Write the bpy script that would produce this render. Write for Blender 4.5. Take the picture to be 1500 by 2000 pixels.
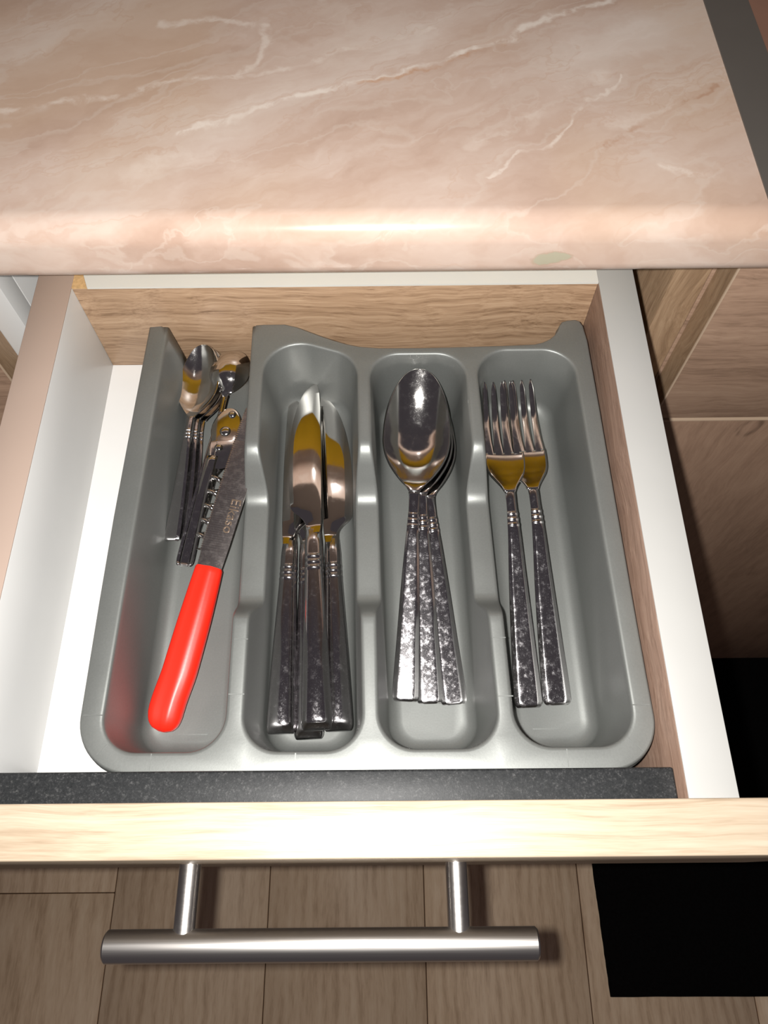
import bpy, bmesh, math, random
import numpy as np
from mathutils import Vector, Matrix
from mathutils.geometry import delaunay_2d_cdt

random.seed(7)
for o in list(bpy.data.objects):
    bpy.data.objects.remove(o)
scene = bpy.context.scene
COL = scene.collection
S = 0.001125            # one working unit (about a millimetre) in metres

# ------------------------------------------------------------------ camera
CAM = Vector((0.07, -21.55, 254.06))
PITCH, YAW, ROLL, FPX = math.radians(63.9), math.radians(0.31), math.radians(-0.82), 1464.34
fw = Vector((0, math.cos(PITCH), -math.sin(PITCH)))
rt = Vector((1, 0, 0))
up = rt.cross(fw)
RZ = Matrix.Rotation(YAW, 3, 'Z')
fw, rt, up = RZ @ fw, RZ @ rt, RZ @ up
rt2 = math.cos(ROLL) * rt + math.sin(ROLL) * up
up2 = -math.sin(ROLL) * rt + math.cos(ROLL) * up
cam_d = bpy.data.cameras.new('camera')
cam_d.sensor_fit = 'VERTICAL'
cam_d.sensor_height = 36.0
cam_d.lens = FPX / 2000.0 * 36.0
cam_d.clip_start = 0.01
cam_d.clip_end = 50
cam = bpy.data.objects.new('camera', cam_d)
COL.objects.link(cam)
M = Matrix((rt2, up2, -fw)).transposed().to_4x4()
M.translation = CAM * S
cam.matrix_world = M
scene.camera = cam

# ------------------------------------------------------------------ world, flash, exposure
w = bpy.data.worlds.new('dim_room')
scene.world = w
w.use_nodes = True
bg = w.node_tree.nodes['Background']
bg.inputs['Color'].default_value = (0.60, 0.52, 0.58, 1)
bg.inputs['Strength'].default_value = 0.09

fl_d = bpy.data.lights.new('phone_flash', 'POINT')
fl_d.energy = 11.2
fl_d.color = (1.0, 0.975, 0.94)
fl_d.shadow_soft_size = 2.6 * S
flash = bpy.data.objects.new('phone_flash', fl_d)
COL.objects.link(flash)
flash.location = (CAM - rt2 * 10.5 + up2 * 1.5) * S

vs = scene.view_settings
vs.view_transform = 'Standard'
vs.look = 'None'
vs.gamma = 1.0
vs.exposure = 0.0
vs.use_curve_mapping = False

# ------------------------------------------------------------------ node helpers
class NT:
    def __init__(s, name):
        s.m = bpy.data.materials.new(name)
        s.m.use_nodes = True
        s.t = s.m.node_tree
        s.b = s.t.nodes['Principled BSDF']
        s.tc = s.t.nodes.new('ShaderNodeTexCoord')
    def n(s, typ, **kw):
        x = s.t.nodes.new('ShaderNode' + typ)
        for k, v in kw.items():
            setattr(x, k, v)
        return x
    def l(s, a, b):
        s.t.links.new(a, b)
    def put(s, sock, v):
        if isinstance(v, (int, float)):
            sock.default_value = v
        elif isinstance(v, (tuple, list, Vector)):
            v = tuple(v)
            if sock.type == 'RGBA' and len(v) == 3:
                v = v + (1,)
            sock.default_value = v
        else:
            s.l(v, sock)
    def math(s, op, a, b=None, c=None, clamp=False):
        x = s.n('Math', operation=op, use_clamp=clamp)
        s.put(x.inputs[0], a)
        if b is not None: s.put(x.inputs[1], b)
        if c is not None: s.put(x.inputs[2], c)
        return x.outputs[0]
    def vmath(s, op, a, b=None, out=0):
        x = s.n('VectorMath', operation=op)
        s.put(x.inputs[0], a)
        if b is not None:
            if op == 'SCALE': s.put(x.inputs['Scale'], b)
            else: s.put(x.inputs[1], b)
        return x.outputs[out]
    def mapping(s, vec, scale=(1, 1, 1), rot=(0, 0, 0), loc=(0, 0, 0)):
        x = s.n('Mapping')
        s.put(x.inputs['Vector'], vec)
        x.inputs['Scale'].default_value = scale
        x.inputs['Rotation'].default_value = rot
        x.inputs['Location'].default_value = loc
        return x.outputs[0]
    def noise(s, vec, scale, detail=4, rough=0.55, dist=0.0, color=False):
        x = s.n('TexNoise')
        s.put(x.inputs['Vector'], vec)
        x.inputs['Scale'].default_value = scale
        x.inputs['Detail'].default_value = detail
        x.inputs['Roughness'].default_value = rough
        x.inputs['Distortion'].default_value = dist
        return x.outputs['Color' if color else 'Fac']
    def ramp(s, fac, stops):
        x = s.n('ValToRGB')
        e = x.color_ramp.elements
        while len(e) < len(stops): e.new(0.5)
        for el, (p, c) in zip(e, stops):
            el.position = p
            el.color = tuple(c) + (1,) if len(c) == 3 else c
        s.put(x.inputs[0], fac)
        return x.outputs[0]
    def sstep(s, v, a, b, o0=0.0, o1=1.0):
        x = s.n('MapRange', interpolation_type='SMOOTHSTEP')
        s.put(x.inputs['Value'], v)
        x.inputs['From Min'].default_value = a
        x.inputs['From Max'].default_value = b
        x.inputs['To Min'].default_value = o0
        x.inputs['To Max'].default_value = o1
        return x.outputs[0]
    def mix(s, f, a, b, blend='MIX'):
        x = s.n('Mix', data_type='RGBA', blend_type=blend)
        s.put(x.inputs['Factor'], f)
        s.put(x.inputs[6], a)
        s.put(x.inputs[7], b)
        return x.outputs[2]
    def bump(s, h, strength=0.2, dist=0.001):
        x = s.n('Bump')
        x.inputs['Strength'].default_value = strength
        x.inputs['Distance'].default_value = dist
        s.put(x.inputs['Height'], h)
        s.l(x.outputs[0], s.b.inputs['Normal'])
    def fin(s, col=None, rough=None, metal=None, spec=None):
        if col is not None: s.put(s.b.inputs['Base Color'], col)
        if rough is not None: s.put(s.b.inputs['Roughness'], rough)
        if metal is not None: s.put(s.b.inputs['Metallic'], metal)
        if spec is not None: s.put(s.b.inputs['Specular IOR Level'], spec)
        return s.m

def wood_mat(name, dark, mid, light, axis='x', fine=1.0, rough=0.5, spec=0.35, rand=False, contrast=1.0, cath=False, knot=None, warp_k=0.02):
    g = NT(name)
    v = g.tc.outputs['Object']
    if rand:
        oi = g.n('ObjectInfo')
        r = g.vmath('SCALE', (1.7, 3.1, 0.9), oi.outputs['Random'])
        v = g.vmath('ADD', v, r)
    along, across = 13.0, 260.0 * fine
    sc = {'x': (along, across, across), 'y': (across, along, across), 'z': (across, across, along)}[axis]
    warp = g.noise(v, 14, 2, 0.5, color=True)
    v2 = g.vmath('ADD', v, g.vmath('SCALE', g.vmath('SUBTRACT', warp, (0.5, 0.5, 0.5)), warp_k))
    n1 = g.noise(g.mapping(v2, sc), 1.0, 5, 0.62)
    sc2 = tuple(a * 4.2 for a in sc)
    n2 = g.noise(g.mapping(v2, sc2), 1.0, 3, 0.6)
    n3 = g.noise(g.mapping(v, tuple(a * 0.22 for a in sc)), 1.0, 2, 0.5)
    f = g.math('ADD', g.math('MULTIPLY', n1, 0.5), g.math('ADD', g.math('MULTIPLY', n2, 0.28), g.math('MULTIPLY', n3, 0.22)))
    if cath:
        wv = g.n('TexWave', wave_type='RINGS', rings_direction='Z' if axis != 'z' else 'X')
        g.put(wv.inputs['Vector'], g.mapping(v2, tuple(a * 0.16 for a in sc)))
        wv.inputs['Scale'].default_value = 1.3
        wv.inputs['Distortion'].default_value = 3.5
        wv.inputs['Detail'].default_value = 3
        f = g.math('ADD', g.math('MULTIPLY', f, 0.92), g.math('MULTIPLY', wv.outputs['Fac'], 0.08))
    f = g.math('ADD', g.math('MULTIPLY', g.math('SUBTRACT', f, 0.5), 2.3 * contrast), 0.5, clamp=True)
    c = g.ramp(f, [(0.0, dark), (0.5, mid), (1.0, light)])
    if knot:
        kv = g.vmath('DIVIDE', g.vmath('SUBTRACT', v2, Vector(knot) * S), Vector((7.5, 40, 10.0)) * S)
        kl = g.vmath('LENGTH', kv, out=1)
        kr = g.math('MULTIPLY', g.sstep(kl, 0.35, 0.8), g.sstep(kl, 0.8, 1.15, 1.0, 0.0))
        c = g.mix(g.math('MULTIPLY', kr, g.sstep(n1, 0.35, 0.62, 0.75, 0.1)), c, (0.07, 0.042, 0.028))
    if rand:
        oi2 = g.n('ObjectInfo')
        k = g.math('ADD', g.math('MULTIPLY', oi2.outputs['Random'], 0.25), 0.87)
        c = g.vmath('SCALE', c, k)
    g.bump(f, 0.12, 0.0004)
    return g.fin(c, rough, 0, spec)

def plain_mat(name, col, rough=0.5, spec=0.4, metal=0.0, var=0.05, nscale=40, bump=0.0, bscale=600):
    g = NT(name)
    n = g.noise(g.tc.outputs['Object'], nscale, 4)
    k = g.math('ADD', g.math('MULTIPLY', n, 2 * var), 1 - var)
    c = g.vmath('SCALE', Vector(col), k)
    if bump:
        g.bump(g.noise(g.tc.outputs['Object'], bscale, 2), bump, 0.0003)
    return g.fin(c, rough, metal, spec)

MAT = {}
MAT['oak_front'] = wood_mat('oak_front', (0.26, 0.185, 0.12), (0.42, 0.335, 0.245), (0.51, 0.425, 0.33), 'x', 1.5, 0.42, 0.5, contrast=1.15, warp_k=0.006)
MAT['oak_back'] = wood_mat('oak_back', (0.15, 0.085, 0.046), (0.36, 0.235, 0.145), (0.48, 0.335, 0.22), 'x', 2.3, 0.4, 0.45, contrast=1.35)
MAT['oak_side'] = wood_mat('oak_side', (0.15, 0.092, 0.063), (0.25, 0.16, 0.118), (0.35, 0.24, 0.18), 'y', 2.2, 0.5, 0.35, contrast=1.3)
MAT['walnut_h'] = wood_mat('walnut_horizontal', (0.17, 0.108, 0.072), (0.33, 0.215, 0.15), (0.43, 0.295, 0.21), 'x', 0.8, 0.45, 0.35, contrast=1.1)
MAT['walnut_v'] = wood_mat('walnut_vertical', (0.18, 0.11, 0.074), (0.31, 0.20, 0.138), (0.40, 0.27, 0.19), 'z', 0.55, 0.45, 0.35, contrast=0.8, cath=True, knot=(222, 224, -138))
MAT['walnut_edge'] = wood_mat('walnut_edge', (0.15, 0.09, 0.05), (0.31, 0.205, 0.125), (0.44, 0.31, 0.2), 'z', 1.3, 0.5, 0.3)
MAT['lit_edge'] = plain_mat('painted_lit_edge', (0.52, 0.39, 0.28), 0.45, 0.4)  # paler wood tone, light on the cabinet front edges put into colour
MAT['floor'] = wood_mat('laminate_floor', (0.52, 0.35, 0.22), (0.80, 0.585, 0.395), (0.93, 0.72, 0.51), 'y', 0.42, 0.5, 0.3, rand=True, contrast=1.2, cath=True, warp_k=0.008)
MAT['floor_gap'] = plain_mat('floor_underlay', (0.10, 0.06, 0.035), 0.8, 0.2)
MAT['white'] = plain_mat('white_melamine', (0.37, 0.366, 0.352), 0.3, 0.4, var=0.03)
MAT['white_back'] = plain_mat('white_back_edge', (0.56, 0.55, 0.51), 0.3, 0.4, var=0.03)
MAT['white_base'] = plain_mat('white_hardboard', (0.66, 0.65, 0.635), 0.4, 0.4, var=0.03)
MAT['white_side'] = plain_mat('white_side_melamine', (0.62, 0.62, 0.61), 0.35, 0.35, var=0.04, nscale=25)
MAT['tan_edge'] = plain_mat('tan_edge_paper', (0.375, 0.285, 0.235), 0.28, 0.5, var=0.05, nscale=12)
MAT['chipboard'] = plain_mat('raw_chipboard', (0.48, 0.31, 0.15), 0.9, 0.1, var=0.4, nscale=700)
MAT['amber'] = plain_mat('amber_kraft_underside', (0.95, 0.55, 0.03), 0.5, 0.3, var=0.08)
MAT['grey_strip'] = plain_mat('brushed_grey_profile', (0.105, 0.095, 0.085), 0.45, 0.5, metal=0.2, var=0.06)
MAT['brown_top'] = plain_mat('red_brown_laminate', (0.22, 0.115, 0.08), 0.4, 0.4, var=0.2, nscale=30)
MAT['wall'] = plain_mat('warm_wall', (0.50, 0.38, 0.30), 0.7, 0.3)
MAT['mat'] = plain_mat('black_rubber_mat', (0.0045, 0.004, 0.004), 0.95, 0.05, var=0.6, nscale=300)
MAT['red'] = plain_mat('red_plastic', (0.80, 0.02, 0.008), 0.38, 0.4, var=0.03, bump=0.05)
MAT['bracket'] = plain_mat('zinc_slide', (0.55, 0.55, 0.55), 0.35, 0.5, metal=1.0)

def black_speckle():
    g = NT('black_speckled_board')
    v = g.tc.outputs['Object']
    n = g.noise(v, 1500, 2, 0.7)
    n2 = g.noise(v, 500, 3, 0.6)
    f = g.math('ADD', g.math('MULTIPLY', n, 0.6), g.math('MULTIPLY', n2, 0.4))
    c = g.ramp(f, [(0.35, (0.009, 0.010, 0.011)), (0.55, (0.02, 0.021, 0.022)), (0.72, (0.075, 0.075, 0.075))])
    g.bump(f, 0.3, 0.0002)
    return g.fin(c, 0.5, 0, 0.3)
MAT['black'] = black_speckle()

def tray_mat():
    g = NT('silver_grey_plastic')
    v = g.tc.outputs['Object']
    n = g.noise(v, 1300, 2, 0.7)
    n2 = g.noise(v, 30, 3, 0.5)
    k = g.math('ADD', g.math('MULTIPLY', n, 0.22), g.math('MULTIPLY', n2, 0.14))
    k = g.math('ADD', k, 0.82)
    c = g.vmath('SCALE', Vector((0.18, 0.187, 0.178)), k)
    g.bump(n, 0.06, 0.0002)
    return g.fin(c, g.math('ADD', g.math('MULTIPLY', n2, 0.10), 0.40), 0.52, 0.5)
MAT['tray'] = tray_mat()

def steel_mat(name, col, rough, smudge=0.1, scratch=0.03):
    g = NT(name)
    v = g.tc.outputs['Object']
    n = g.noise(v, 330, 5, 0.7)
    sp = g.noise(v, 2600, 3, 0.75)
    spot = g.sstep(sp, 0.6, 0.72)
    r = g.math('ADD', g.math('MULTIPLY', g.sstep(n, 0.45, 0.75), smudge), rough)
    r = g.math('ADD', r, g.math('MULTIPLY', spot, smudge * 1.4))
    g.bump(sp, scratch, 0.0001)
    return g.fin(col, r, 1.0, 0.5)
MAT['steel'] = steel_mat('polished_stainless', (0.70, 0.68, 0.66), 0.085, 0.09, 0.05)
MAT['steel_blade'] = steel_mat('blade_stainless', (0.70, 0.68, 0.66), 0.05, 0.05, 0.008)
MAT['steel_handle'] = steel_mat('worn_stainless_handle', (0.62, 0.60, 0.61), 0.10, 0.15, 0.16)
MAT['steel_brushed'] = steel_mat('satin_blade_steel', (0.62, 0.56, 0.53), 0.26, 0.08, 0.02)
MAT['engrave'] = plain_mat('etched_mark', (0.30, 0.22, 0.16), 0.42, 0.5, metal=1.0)

def bar_mat():
    g = NT('brushed_nickel_bar')
    v = g.tc.outputs['Object']
    n = g.noise(g.mapping(v, (12, 900, 900)), 1.0, 3, 0.6)
    g.bump(n, 0.12, 0.0003)
    return g.fin((0.62, 0.59, 0.56), g.math('ADD', g.math('MULTIPLY', n, 0.1), 0.26), 1.0, 0.5)
MAT['bar'] = bar_mat()

# marble-look laminate: soft clouds plus individual veins drawn as distances to segments (units: metres, world)
def marble_mat():
    g = NT('pink_marble_laminate')
    v = g.tc.outputs['Object']
    d1 = g.noise(v, 22, 4, 0.6, color=True)
    vd = g.vmath('ADD', v, g.vmath('SCALE', g.vmath('SUBTRACT', d1, (0.5, 0.5, 0.5)), 0.03))
    d2 = g.noise(v, 90, 4, 0.65, color=True)
    vd = g.vmath('ADD', vd, g.vmath('SCALE', g.vmath('SUBTRACT', d2, (0.5, 0.5, 0.5)), 0.006))
    vr = g.mapping(vd, (1, 1, 1), (0, 0, math.radians(-27)))
    st = g.mapping(vr, (5, 17, 17))
    cl = g.noise(st, 1.0, 5, 0.6, 0.4)
    c = g.ramp(cl, [(0.32, (0.375, 0.255, 0.196)), (0.46, (0.465, 0.34, 0.275)), (0.57, (0.525, 0.412, 0.348)), (0.70, (0.60, 0.51, 0.45))])
    wn = g.noise(v, 8, 2)
    c = g.mix(g.sstep(wn, 0.45, 0.7, 0, 0.5), c, (0.48, 0.34, 0.24))
    # faint diagonal hairlines
    hn = g.noise(g.mapping(vr, (7, 34, 34)), 1.0, 3, 0.5, 0.6)
    h = g.math('ABSOLUTE', g.math('SUBTRACT', hn, 0.5))
    c = g.mix(g.sstep(h, 0.0, 0.03, 0.34, 0.0), c, (0.55, 0.46, 0.395))
    hn2 = g.noise(g.mapping(vr, (5, 26, 26), loc=(3, 1, 2)), 1.0, 4, 0.6, 0.9)
    h2 = g.math('ABSOLUTE', g.math('SUBTRACT', hn2, 0.5))
    c = g.mix(g.math('MULTIPLY', g.sstep(h2, 0.0, 0.02, 0.2, 0.0), g.sstep(cl, 0.4, 0.6)), c, (0.40, 0.22, 0.13))
    # named veins: list of (points, width mm, colour, strength)
    veins = VEINS
    flat = g.vmath('MULTIPLY', vd, (1, 1, 0))
    mod = g.noise(vr, 75, 4, 0.65)
    for pts, wd, colr, stren in veins:
        dist = None
        for (ax, ay), (bx, by) in zip(pts[:-1], pts[1:]):
            A = Vector((ax * .902, ay * .902 - 2.1, 0)) * S
            B = Vector((bx * .902, by * .902 - 2.1, 0)) * S
            BA = B - A
            pa = g.vmath('SUBTRACT', flat, A)
            t = g.math('DIVIDE', g.vmath('DOT_PRODUCT', pa, BA, out=1), BA.dot(BA), clamp=True)
            q = g.vmath('SUBTRACT', pa, g.vmath('SCALE', BA, t))
            dd = g.vmath('LENGTH', q, out=1)
            dist = dd if dist is None else g.math('MINIMUM', dist, dd)
        k = g.sstep(dist, wd * 0.15 * S, wd * S, 1.0, 0.0)
        k = g.math('MULTIPLY', k, g.math('MULTIPLY', g.sstep(mod, 0.36, 0.62, 0.05, 1.0), stren))
        c = g.mix(k, c, colr)
    # worn green-grey spot on the rounded front edge
    sp = g.vmath('DIVIDE', g.vmath('SUBTRACT', vd, Vector((63.6, 195, 35.0)) * S), Vector((7.4, 20, 2.7)) * S)
    sl = g.vmath('LENGTH', sp, out=1)
    c = g.mix(g.sstep(sl, 0.8, 1.0, 0.85, 0.0), c, (0.34, 0.325, 0.235))
    ring = g.math('MULTIPLY', g.sstep(sl, 0.8, 0.97), g.sstep(sl, 0.97, 1.15, 1.0, 0.0))
    c = g.mix(g.math('MULTIPLY', ring, 0.35), c, (0.30, 0.22, 0.14))
    return g.fin(c, 0.2, 0, 0.45)

WHT = (0.68, 0.60, 0.53)
VEINS = [
    ([(142, 386), (118, 372), (82, 352), (55, 338), (30, 324), (5, 313), (-20, 305), (-60, 290), (-90, 276)], 3.0, WHT, 0.9),
    ([(60, 338), (45, 328), (28, 320), (10, 314), (-10, 307)], 2.2, (0.42, 0.22, 0.12), 0.75),
    ([(-196, 291), (-170, 290), (-130, 302), (-95, 309), (-70, 316), (-55, 338), (-52, 355), (-85, 358), (-110, 358)], 2.8, WHT, 0.55),
    ([(-70, 316), (-40, 326), (-10, 338), (20, 350)], 2.0, WHT, 0.5),
    ([(-30, 372), (-10, 352), (-30, 320), (-60, 295), (-80, 270), (-100, 250)], 11.0, (0.58, 0.48, 0.41), 0.4),
    ([(100, 312), (80, 296), (62, 280), (40, 268)], 5.5, WHT, 0.3),
    ([(150, 300), (128, 288), (118, 280), (108, 268), (98, 262)], 1.8, (0.36, 0.19, 0.11), 0.6),
    ([(130, 290), (115, 282), (105, 278)], 7.0, WHT, 0.32),
    ([(122, 248), (135, 246), (140, 248)], 3.0, WHT, 0.7),
    ([(110, 312), (90, 288), (70, 268), (45, 250)], 1.2, WHT, 0.6),
    ([(-110, 250), (-90, 262), (-70, 262), (-62, 254)], 8.0, WHT, 0.22),
]
MAT['marble'] = marble_mat()

# ------------------------------------------------------------------ object helpers (all coordinates in working units)
def loc_of(parent):
    p = Vector((0, 0, 0))
    return p

def mesh_obj(name, verts, faces, mat, parent=None, smooth=False, sharp=None, mats=None, fmat=None):
    me = bpy.data.meshes.new(name)
    me.from_pydata([tuple(c * S for c in v) for v in verts], [], faces)
    me.update()
    for mt in (mats or [mat]):
        me.materials.append(MAT[mt])
    if fmat:
        me.polygons.foreach_set('material_index', fmat)
    if smooth:
        me.polygons.foreach_set('use_smooth', [True] * len(me.polygons))
        if sharp:
            me.set_sharp_from_angle(angle=math.radians(sharp))
    o = bpy.data.objects.new(name, me)
    COL.objects.link(o)
    if parent is not None:
        o.parent = parent
        if not parent.get('_local'):
            r = parent
            off = Vector((0, 0, 0))
            while r is not None:
                off += r.location if r.type == 'EMPTY' else Vector((0, 0, 0))
                r = r.parent
            if parent.type == 'EMPTY':
                o.matrix_parent_inverse = Matrix.Translation(-off)
    return o

def empty(name, loc, label, cat, group=None, local=False, kind=None):
    o = bpy.data.objects.new(name, None)
    COL.objects.link(o)
    o.location = Vector(loc) * S
    o.empty_display_size = 0.01
    tag(o, label, cat, group, kind)
    if local: o['_local'] = 1
    return o

def tag(o, label=None, cat=None, group=None, kind=None):
    if label: o['label'] = label
    if cat: o['category'] = cat
    if group: o['group'] = group
    if kind: o['kind'] = kind
    return o

def box(name, lo, hi, mat, parent=None, bev=0.4, seg=2):
    bm = bmesh.new()
    bmesh.ops.create_cube(bm, size=1)
    for v in bm.verts:
        v.co = Vector([(lo[i] + hi[i]) / 2 + v.co[i] * (hi[i] - lo[i]) for i in range(3)])
    if bev:
        bmesh.ops.bevel(bm, geom=bm.edges[:], offset=bev, segments=seg, affect='EDGES', profile=0.5)
    bm.verts.ensure_lookup_table()
    vs_ = [tuple(v.co) for v in bm.verts]
    fs = [[v.index for v in f.verts] for f in bm.faces]
    bm.free()
    return mesh_obj(name, vs_, fs, mat, parent, smooth=bool(bev), sharp=50)

def loft(rings, cap=True, closed=True):
    """rings: list of equally long point lists -> verts, faces"""
    n = len(rings[0])
    V = [p for r in rings for p in r]
    F = []
    for i in range(len(rings) - 1):
        for j in range(n if closed else n - 1):
            k = (j + 1) % n
            F.append((i * n + j, i * n + k, (i + 1) * n + k, (i + 1) * n + j))
    if cap and closed:
        F.append(tuple(range(n - 1, -1, -1)))
        F.append(tuple((len(rings) - 1) * n + j for j in range(n)))
    return V, F

def cyl(name, a, b, r, mat, parent=None, n=32, bev=0.6):
    a, b = Vector(a), Vector(b)
    d = (b - a).normalized()
    x = d.orthogonal().normalized()
    y = d.cross(x)
    L = (b - a).length
    rings = []
    for s_, rr in ((0, r - bev), (bev, r), (L - bev, r), (L, r - bev)):
        rings.append([tuple(a + d * s_ + (x * math.cos(t) + y * math.sin(t)) * rr) for t in [2 * math.pi * k / n for k in range(n)]])
    V, F = loft(rings)
    return mesh_obj(name, V, F, mat, parent, smooth=True, sharp=35)

def tube(name, pts, r, mat, parent=None, n=10, rfun=None):
    rings = []
    P = [Vector(p) for p in pts]
    prev = None
    for i, p in enumerate(P):
        d = (P[min(i + 1, len(P) - 1)] - P[max(i - 1, 0)]).normalized()
        if prev is None:
            x = d.orthogonal().normalized()
        else:
            x = (prev - d * prev.dot(d)).normalized()
        prev = x
        y = d.cross(x)
        rr = r if rfun is None else rfun(i / (len(P) - 1))
        rings.append([tuple(p + (x * math.cos(t) + y * math.sin(t)) * rr) for t in [2 * math.pi * k / n for k in range(n)]])
    V, F = loft(rings)
    return mesh_obj(name, V, F, mat, parent, smooth=True, sharp=60)

def herm(xs, ys):
    """smooth interpolation through (xs, ys)"""
    xs, ys = np.array(xs, float), np.array(ys, float)
    d = np.diff(ys) / np.diff(xs)
    m = np.zeros_like(ys)
    m[0], m[-1] = d[0], d[-1]
    for i in range(1, len(xs) - 1):
        m[i] = 0 if d[i - 1] * d[i] <= 0 else 2 * d[i - 1] * d[i] / (d[i - 1] + d[i])
    def f(x):
        i = int(np.clip(np.searchsorted(xs, x) - 1, 0, len(xs) - 2))
        h = xs[i + 1] - xs[i]
        t = min(max((x - xs[i]) / h, 0), 1)
        return float((2 * t**3 - 3 * t**2 + 1) * ys[i] + (t**3 - 2 * t**2 + t) * h * m[i] + (-2 * t**3 + 3 * t**2) * ys[i + 1] + (t**3 - t**2) * h * m[i + 1])
    return f

def copy_tree(o, parent=None):
    c = o.copy()
    COL.objects.link(c)
    c.parent = parent
    for ch in [x for x in bpy.data.objects if x.parent == o]:
        copy_tree(ch, c)
    return c

# ================================================================== SETTING
ZF = -788.0
# floor and its planks
floor = box('floor', (-1100, -1000, ZF - 14), (1100, 770, ZF - 3), 'floor_gap', None, 0)
tag(floor, 'brown oak laminate floor of long planks', 'floor', kind='structure')
plank_me = None
px0, pw, plen = -341.0, 192.0, 1140.0
starts = {-3: -800, -2: -400, -1: -34 - 1140, 0: -620, 1: -480, 2: -700, 3: -390, 4: -820, 5: -560, 6: -900}
for c in range(-3, 6):
    y0 = starts[c]
    while y0 > -1000: y0 -= plen
    while y0 < 770:
        if y0 + plen > -1000:
            lo, hi = max(y0, -1000) + 0.5, min(y0 + plen, 770) - 0.5
            box('plank', (px0 + c * pw + 0.5, lo, ZF - 3), (px0 + (c + 1) * pw - 0.5, hi, ZF), 'floor', floor, 0.8, 1)
        y0 += plen

wall = box('wall_back', (-1100, 770, ZF - 14), (1100, 782, 1150), 'wall', None, 0)
tag(wall, 'plain warm wall behind the worktop', 'wall', kind='structure')

# black mat on the floor
def mat_obj():
    P = [(254.5, 0), (258, -147.2), (900, -150), (900, 287), (252, 287)]
    pts = []
    for i, p in enumerate(P):
        q = P[(i + 1) % len(P)]
        for k in range(24):
            t = k / 24
            pts.append((p[0] + (q[0] - p[0]) * t + random.uniform(-.35, .35), p[1] + (q[1] - p[1]) * t + random.uniform(-.35, .35)))
    pts.reverse()
    cx, cy = 500, 60
    def sc(k, z): return [(cx + (x - cx) * k, cy + (y - cy) * k, z) for x, y in pts]
    V, F = loft([sc(1, ZF + 0.1), sc(1, ZF + 3.0), sc(0.995, ZF + 4)][::1])
    o = mesh_obj('floor_mat', V, F, 'mat', None, True, 40)
    bm = bmesh.new(); bm.from_mesh(o.data); bmesh.ops.recalc_face_normals(bm, faces=bm.faces); bm.to_mesh(o.data); bm.free()
    return tag(o, 'black rectangular floor mat lying on the laminate at the right', 'mat')
mat_obj()

# ------------------------------------------------------------------ worktop with rounded front edge
def worktop(name, x0, x1, mat, parent=None, z0=24.0, z1=52.0, yf=195.0, r=10.0, rb=8.0, yb=768):
    prof = [(yb, z0), (yb, z1)]
    for k in range(0, 15):
        a = math.pi / 2 * k / 14
        prof.append((yf + r - r * math.sin(a), z1 - r + r * math.cos(a)))
    for k in range(0, 7):
        a = math.pi / 2 * k / 6
        prof.append((yf + rb - rb * math.cos(a), z0 + rb - rb * math.sin(a)))
    rings = [[(x, y, z) for y, z in prof] for x in (x0, x1)]
    V, F = loft(rings)
    o = mesh_obj(name, V, F, mat, parent, True, 40)
    bm = bmesh.new(); bm.from_mesh(o.data); bmesh.ops.recalc_face_normals(bm, faces=bm.faces); bm.to_mesh(o.data); bm.free()
    return o
wt = worktop('countertop', -900, 164.4, 'marble')
tag(wt, 'pink marble-look laminate countertop with rounded front edge', 'countertop')
mesh_u = box('underside', (-899, 203.5, 23.5), (164, 767, 24.05), 'amber', wt, 0)
tag(mesh_u, 'amber brown paper underside')
st = worktop('joint_strip', 144.6, 164.4, 'grey_strip', wt, 51.0, 52.6, 206.0, 0.6, 0.3)
tag(st, 'flat grey metal joint strip')
wt2 = worktop('countertop', 164.4, 900, 'brown_top')
tag(wt2, 'red-brown countertop beyond the grey joint strip', 'countertop')

# ------------------------------------------------------------------ cabinets
YC, YD = 240.0, 224.0
cab = empty('drawer_cabinet', (-23, 240, ZF), 'base cabinet that holds the open drawer, white left side and wooden right side', 'cabinet')
lp = box('side_panel', (-204, 254.5, -676), (-188, 766, 22.8), 'white_side', cab, 0.3)
box('front_stile', (-204, YC, -676), (-188, 254.0, 22.8), 'white_side', lp, 0.3)
box('side_panel', (140.6, YC, -676), (157.8, 766, 22.8), 'walnut_edge', cab, 0.3)
box('back_panel', (-188, 756, -676), (140.6, 766, 22.8), 'white_side', cab, 0)
box('bottom_panel', (-188, YC, -676), (140.6, 756, -660), 'white_side', cab, 0.3)
box('shelf', (-187.5, YC + 10, -142), (140, 756, -126), 'white_side', cab, 0.3)
box('door', (-200, YD, -672), (156, YD + 15.5, -127), 'walnut_v', cab, 0.5)
box('plinth', (-204, 285, ZF), (157.8, 300, -676), 'walnut_h', cab, 0.3)

def neighbour(name, label, x0, x1, drawer_h):
    c = empty(name, ((x0 + x1) / 2, 240, ZF), label, 'cabinet')
    box('carcass', (x0, YC + 0.2, -676), (x1, 766, 22.8), 'walnut_h', c, 0.3)
    box('plinth', (x0, 285, ZF), (x1, 300, -676), 'walnut_h', c, 0.3)
    return c
cr = neighbour('base_cabinet', 'dark wooden base cabinet right of the open drawer, drawer front above a door', 158.2, 760, 0)
d1 = box('drawer_front', (160.4, YD, -123.6), (560, YC - 0.3, 3.6), 'walnut_h', cr, 0.25)
box('edge_band', (159.7, YD - 0.1, -123.6), (160.4, YC - 0.3, 3.6), 'walnut_edge', d1, 0)
box('lit_edge_strip', (159.6, YD - 0.35, -123.6), (160.5, YD + 0.4, 3.6), 'lit_edge', d1, 0)  # added strip, paints a thin highlight down the front corner
d2 = box('door', (160.4, YD, -672), (560, YC - 0.3, -127), 'walnut_v', cr, 0.25)
box('edge_band', (160.0, YD - 0.1, -127), (560, YC - 0.3, -126.3), 'lit_edge', d2, 0)  # same wood in a paler tone, painted light on the door top
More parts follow.
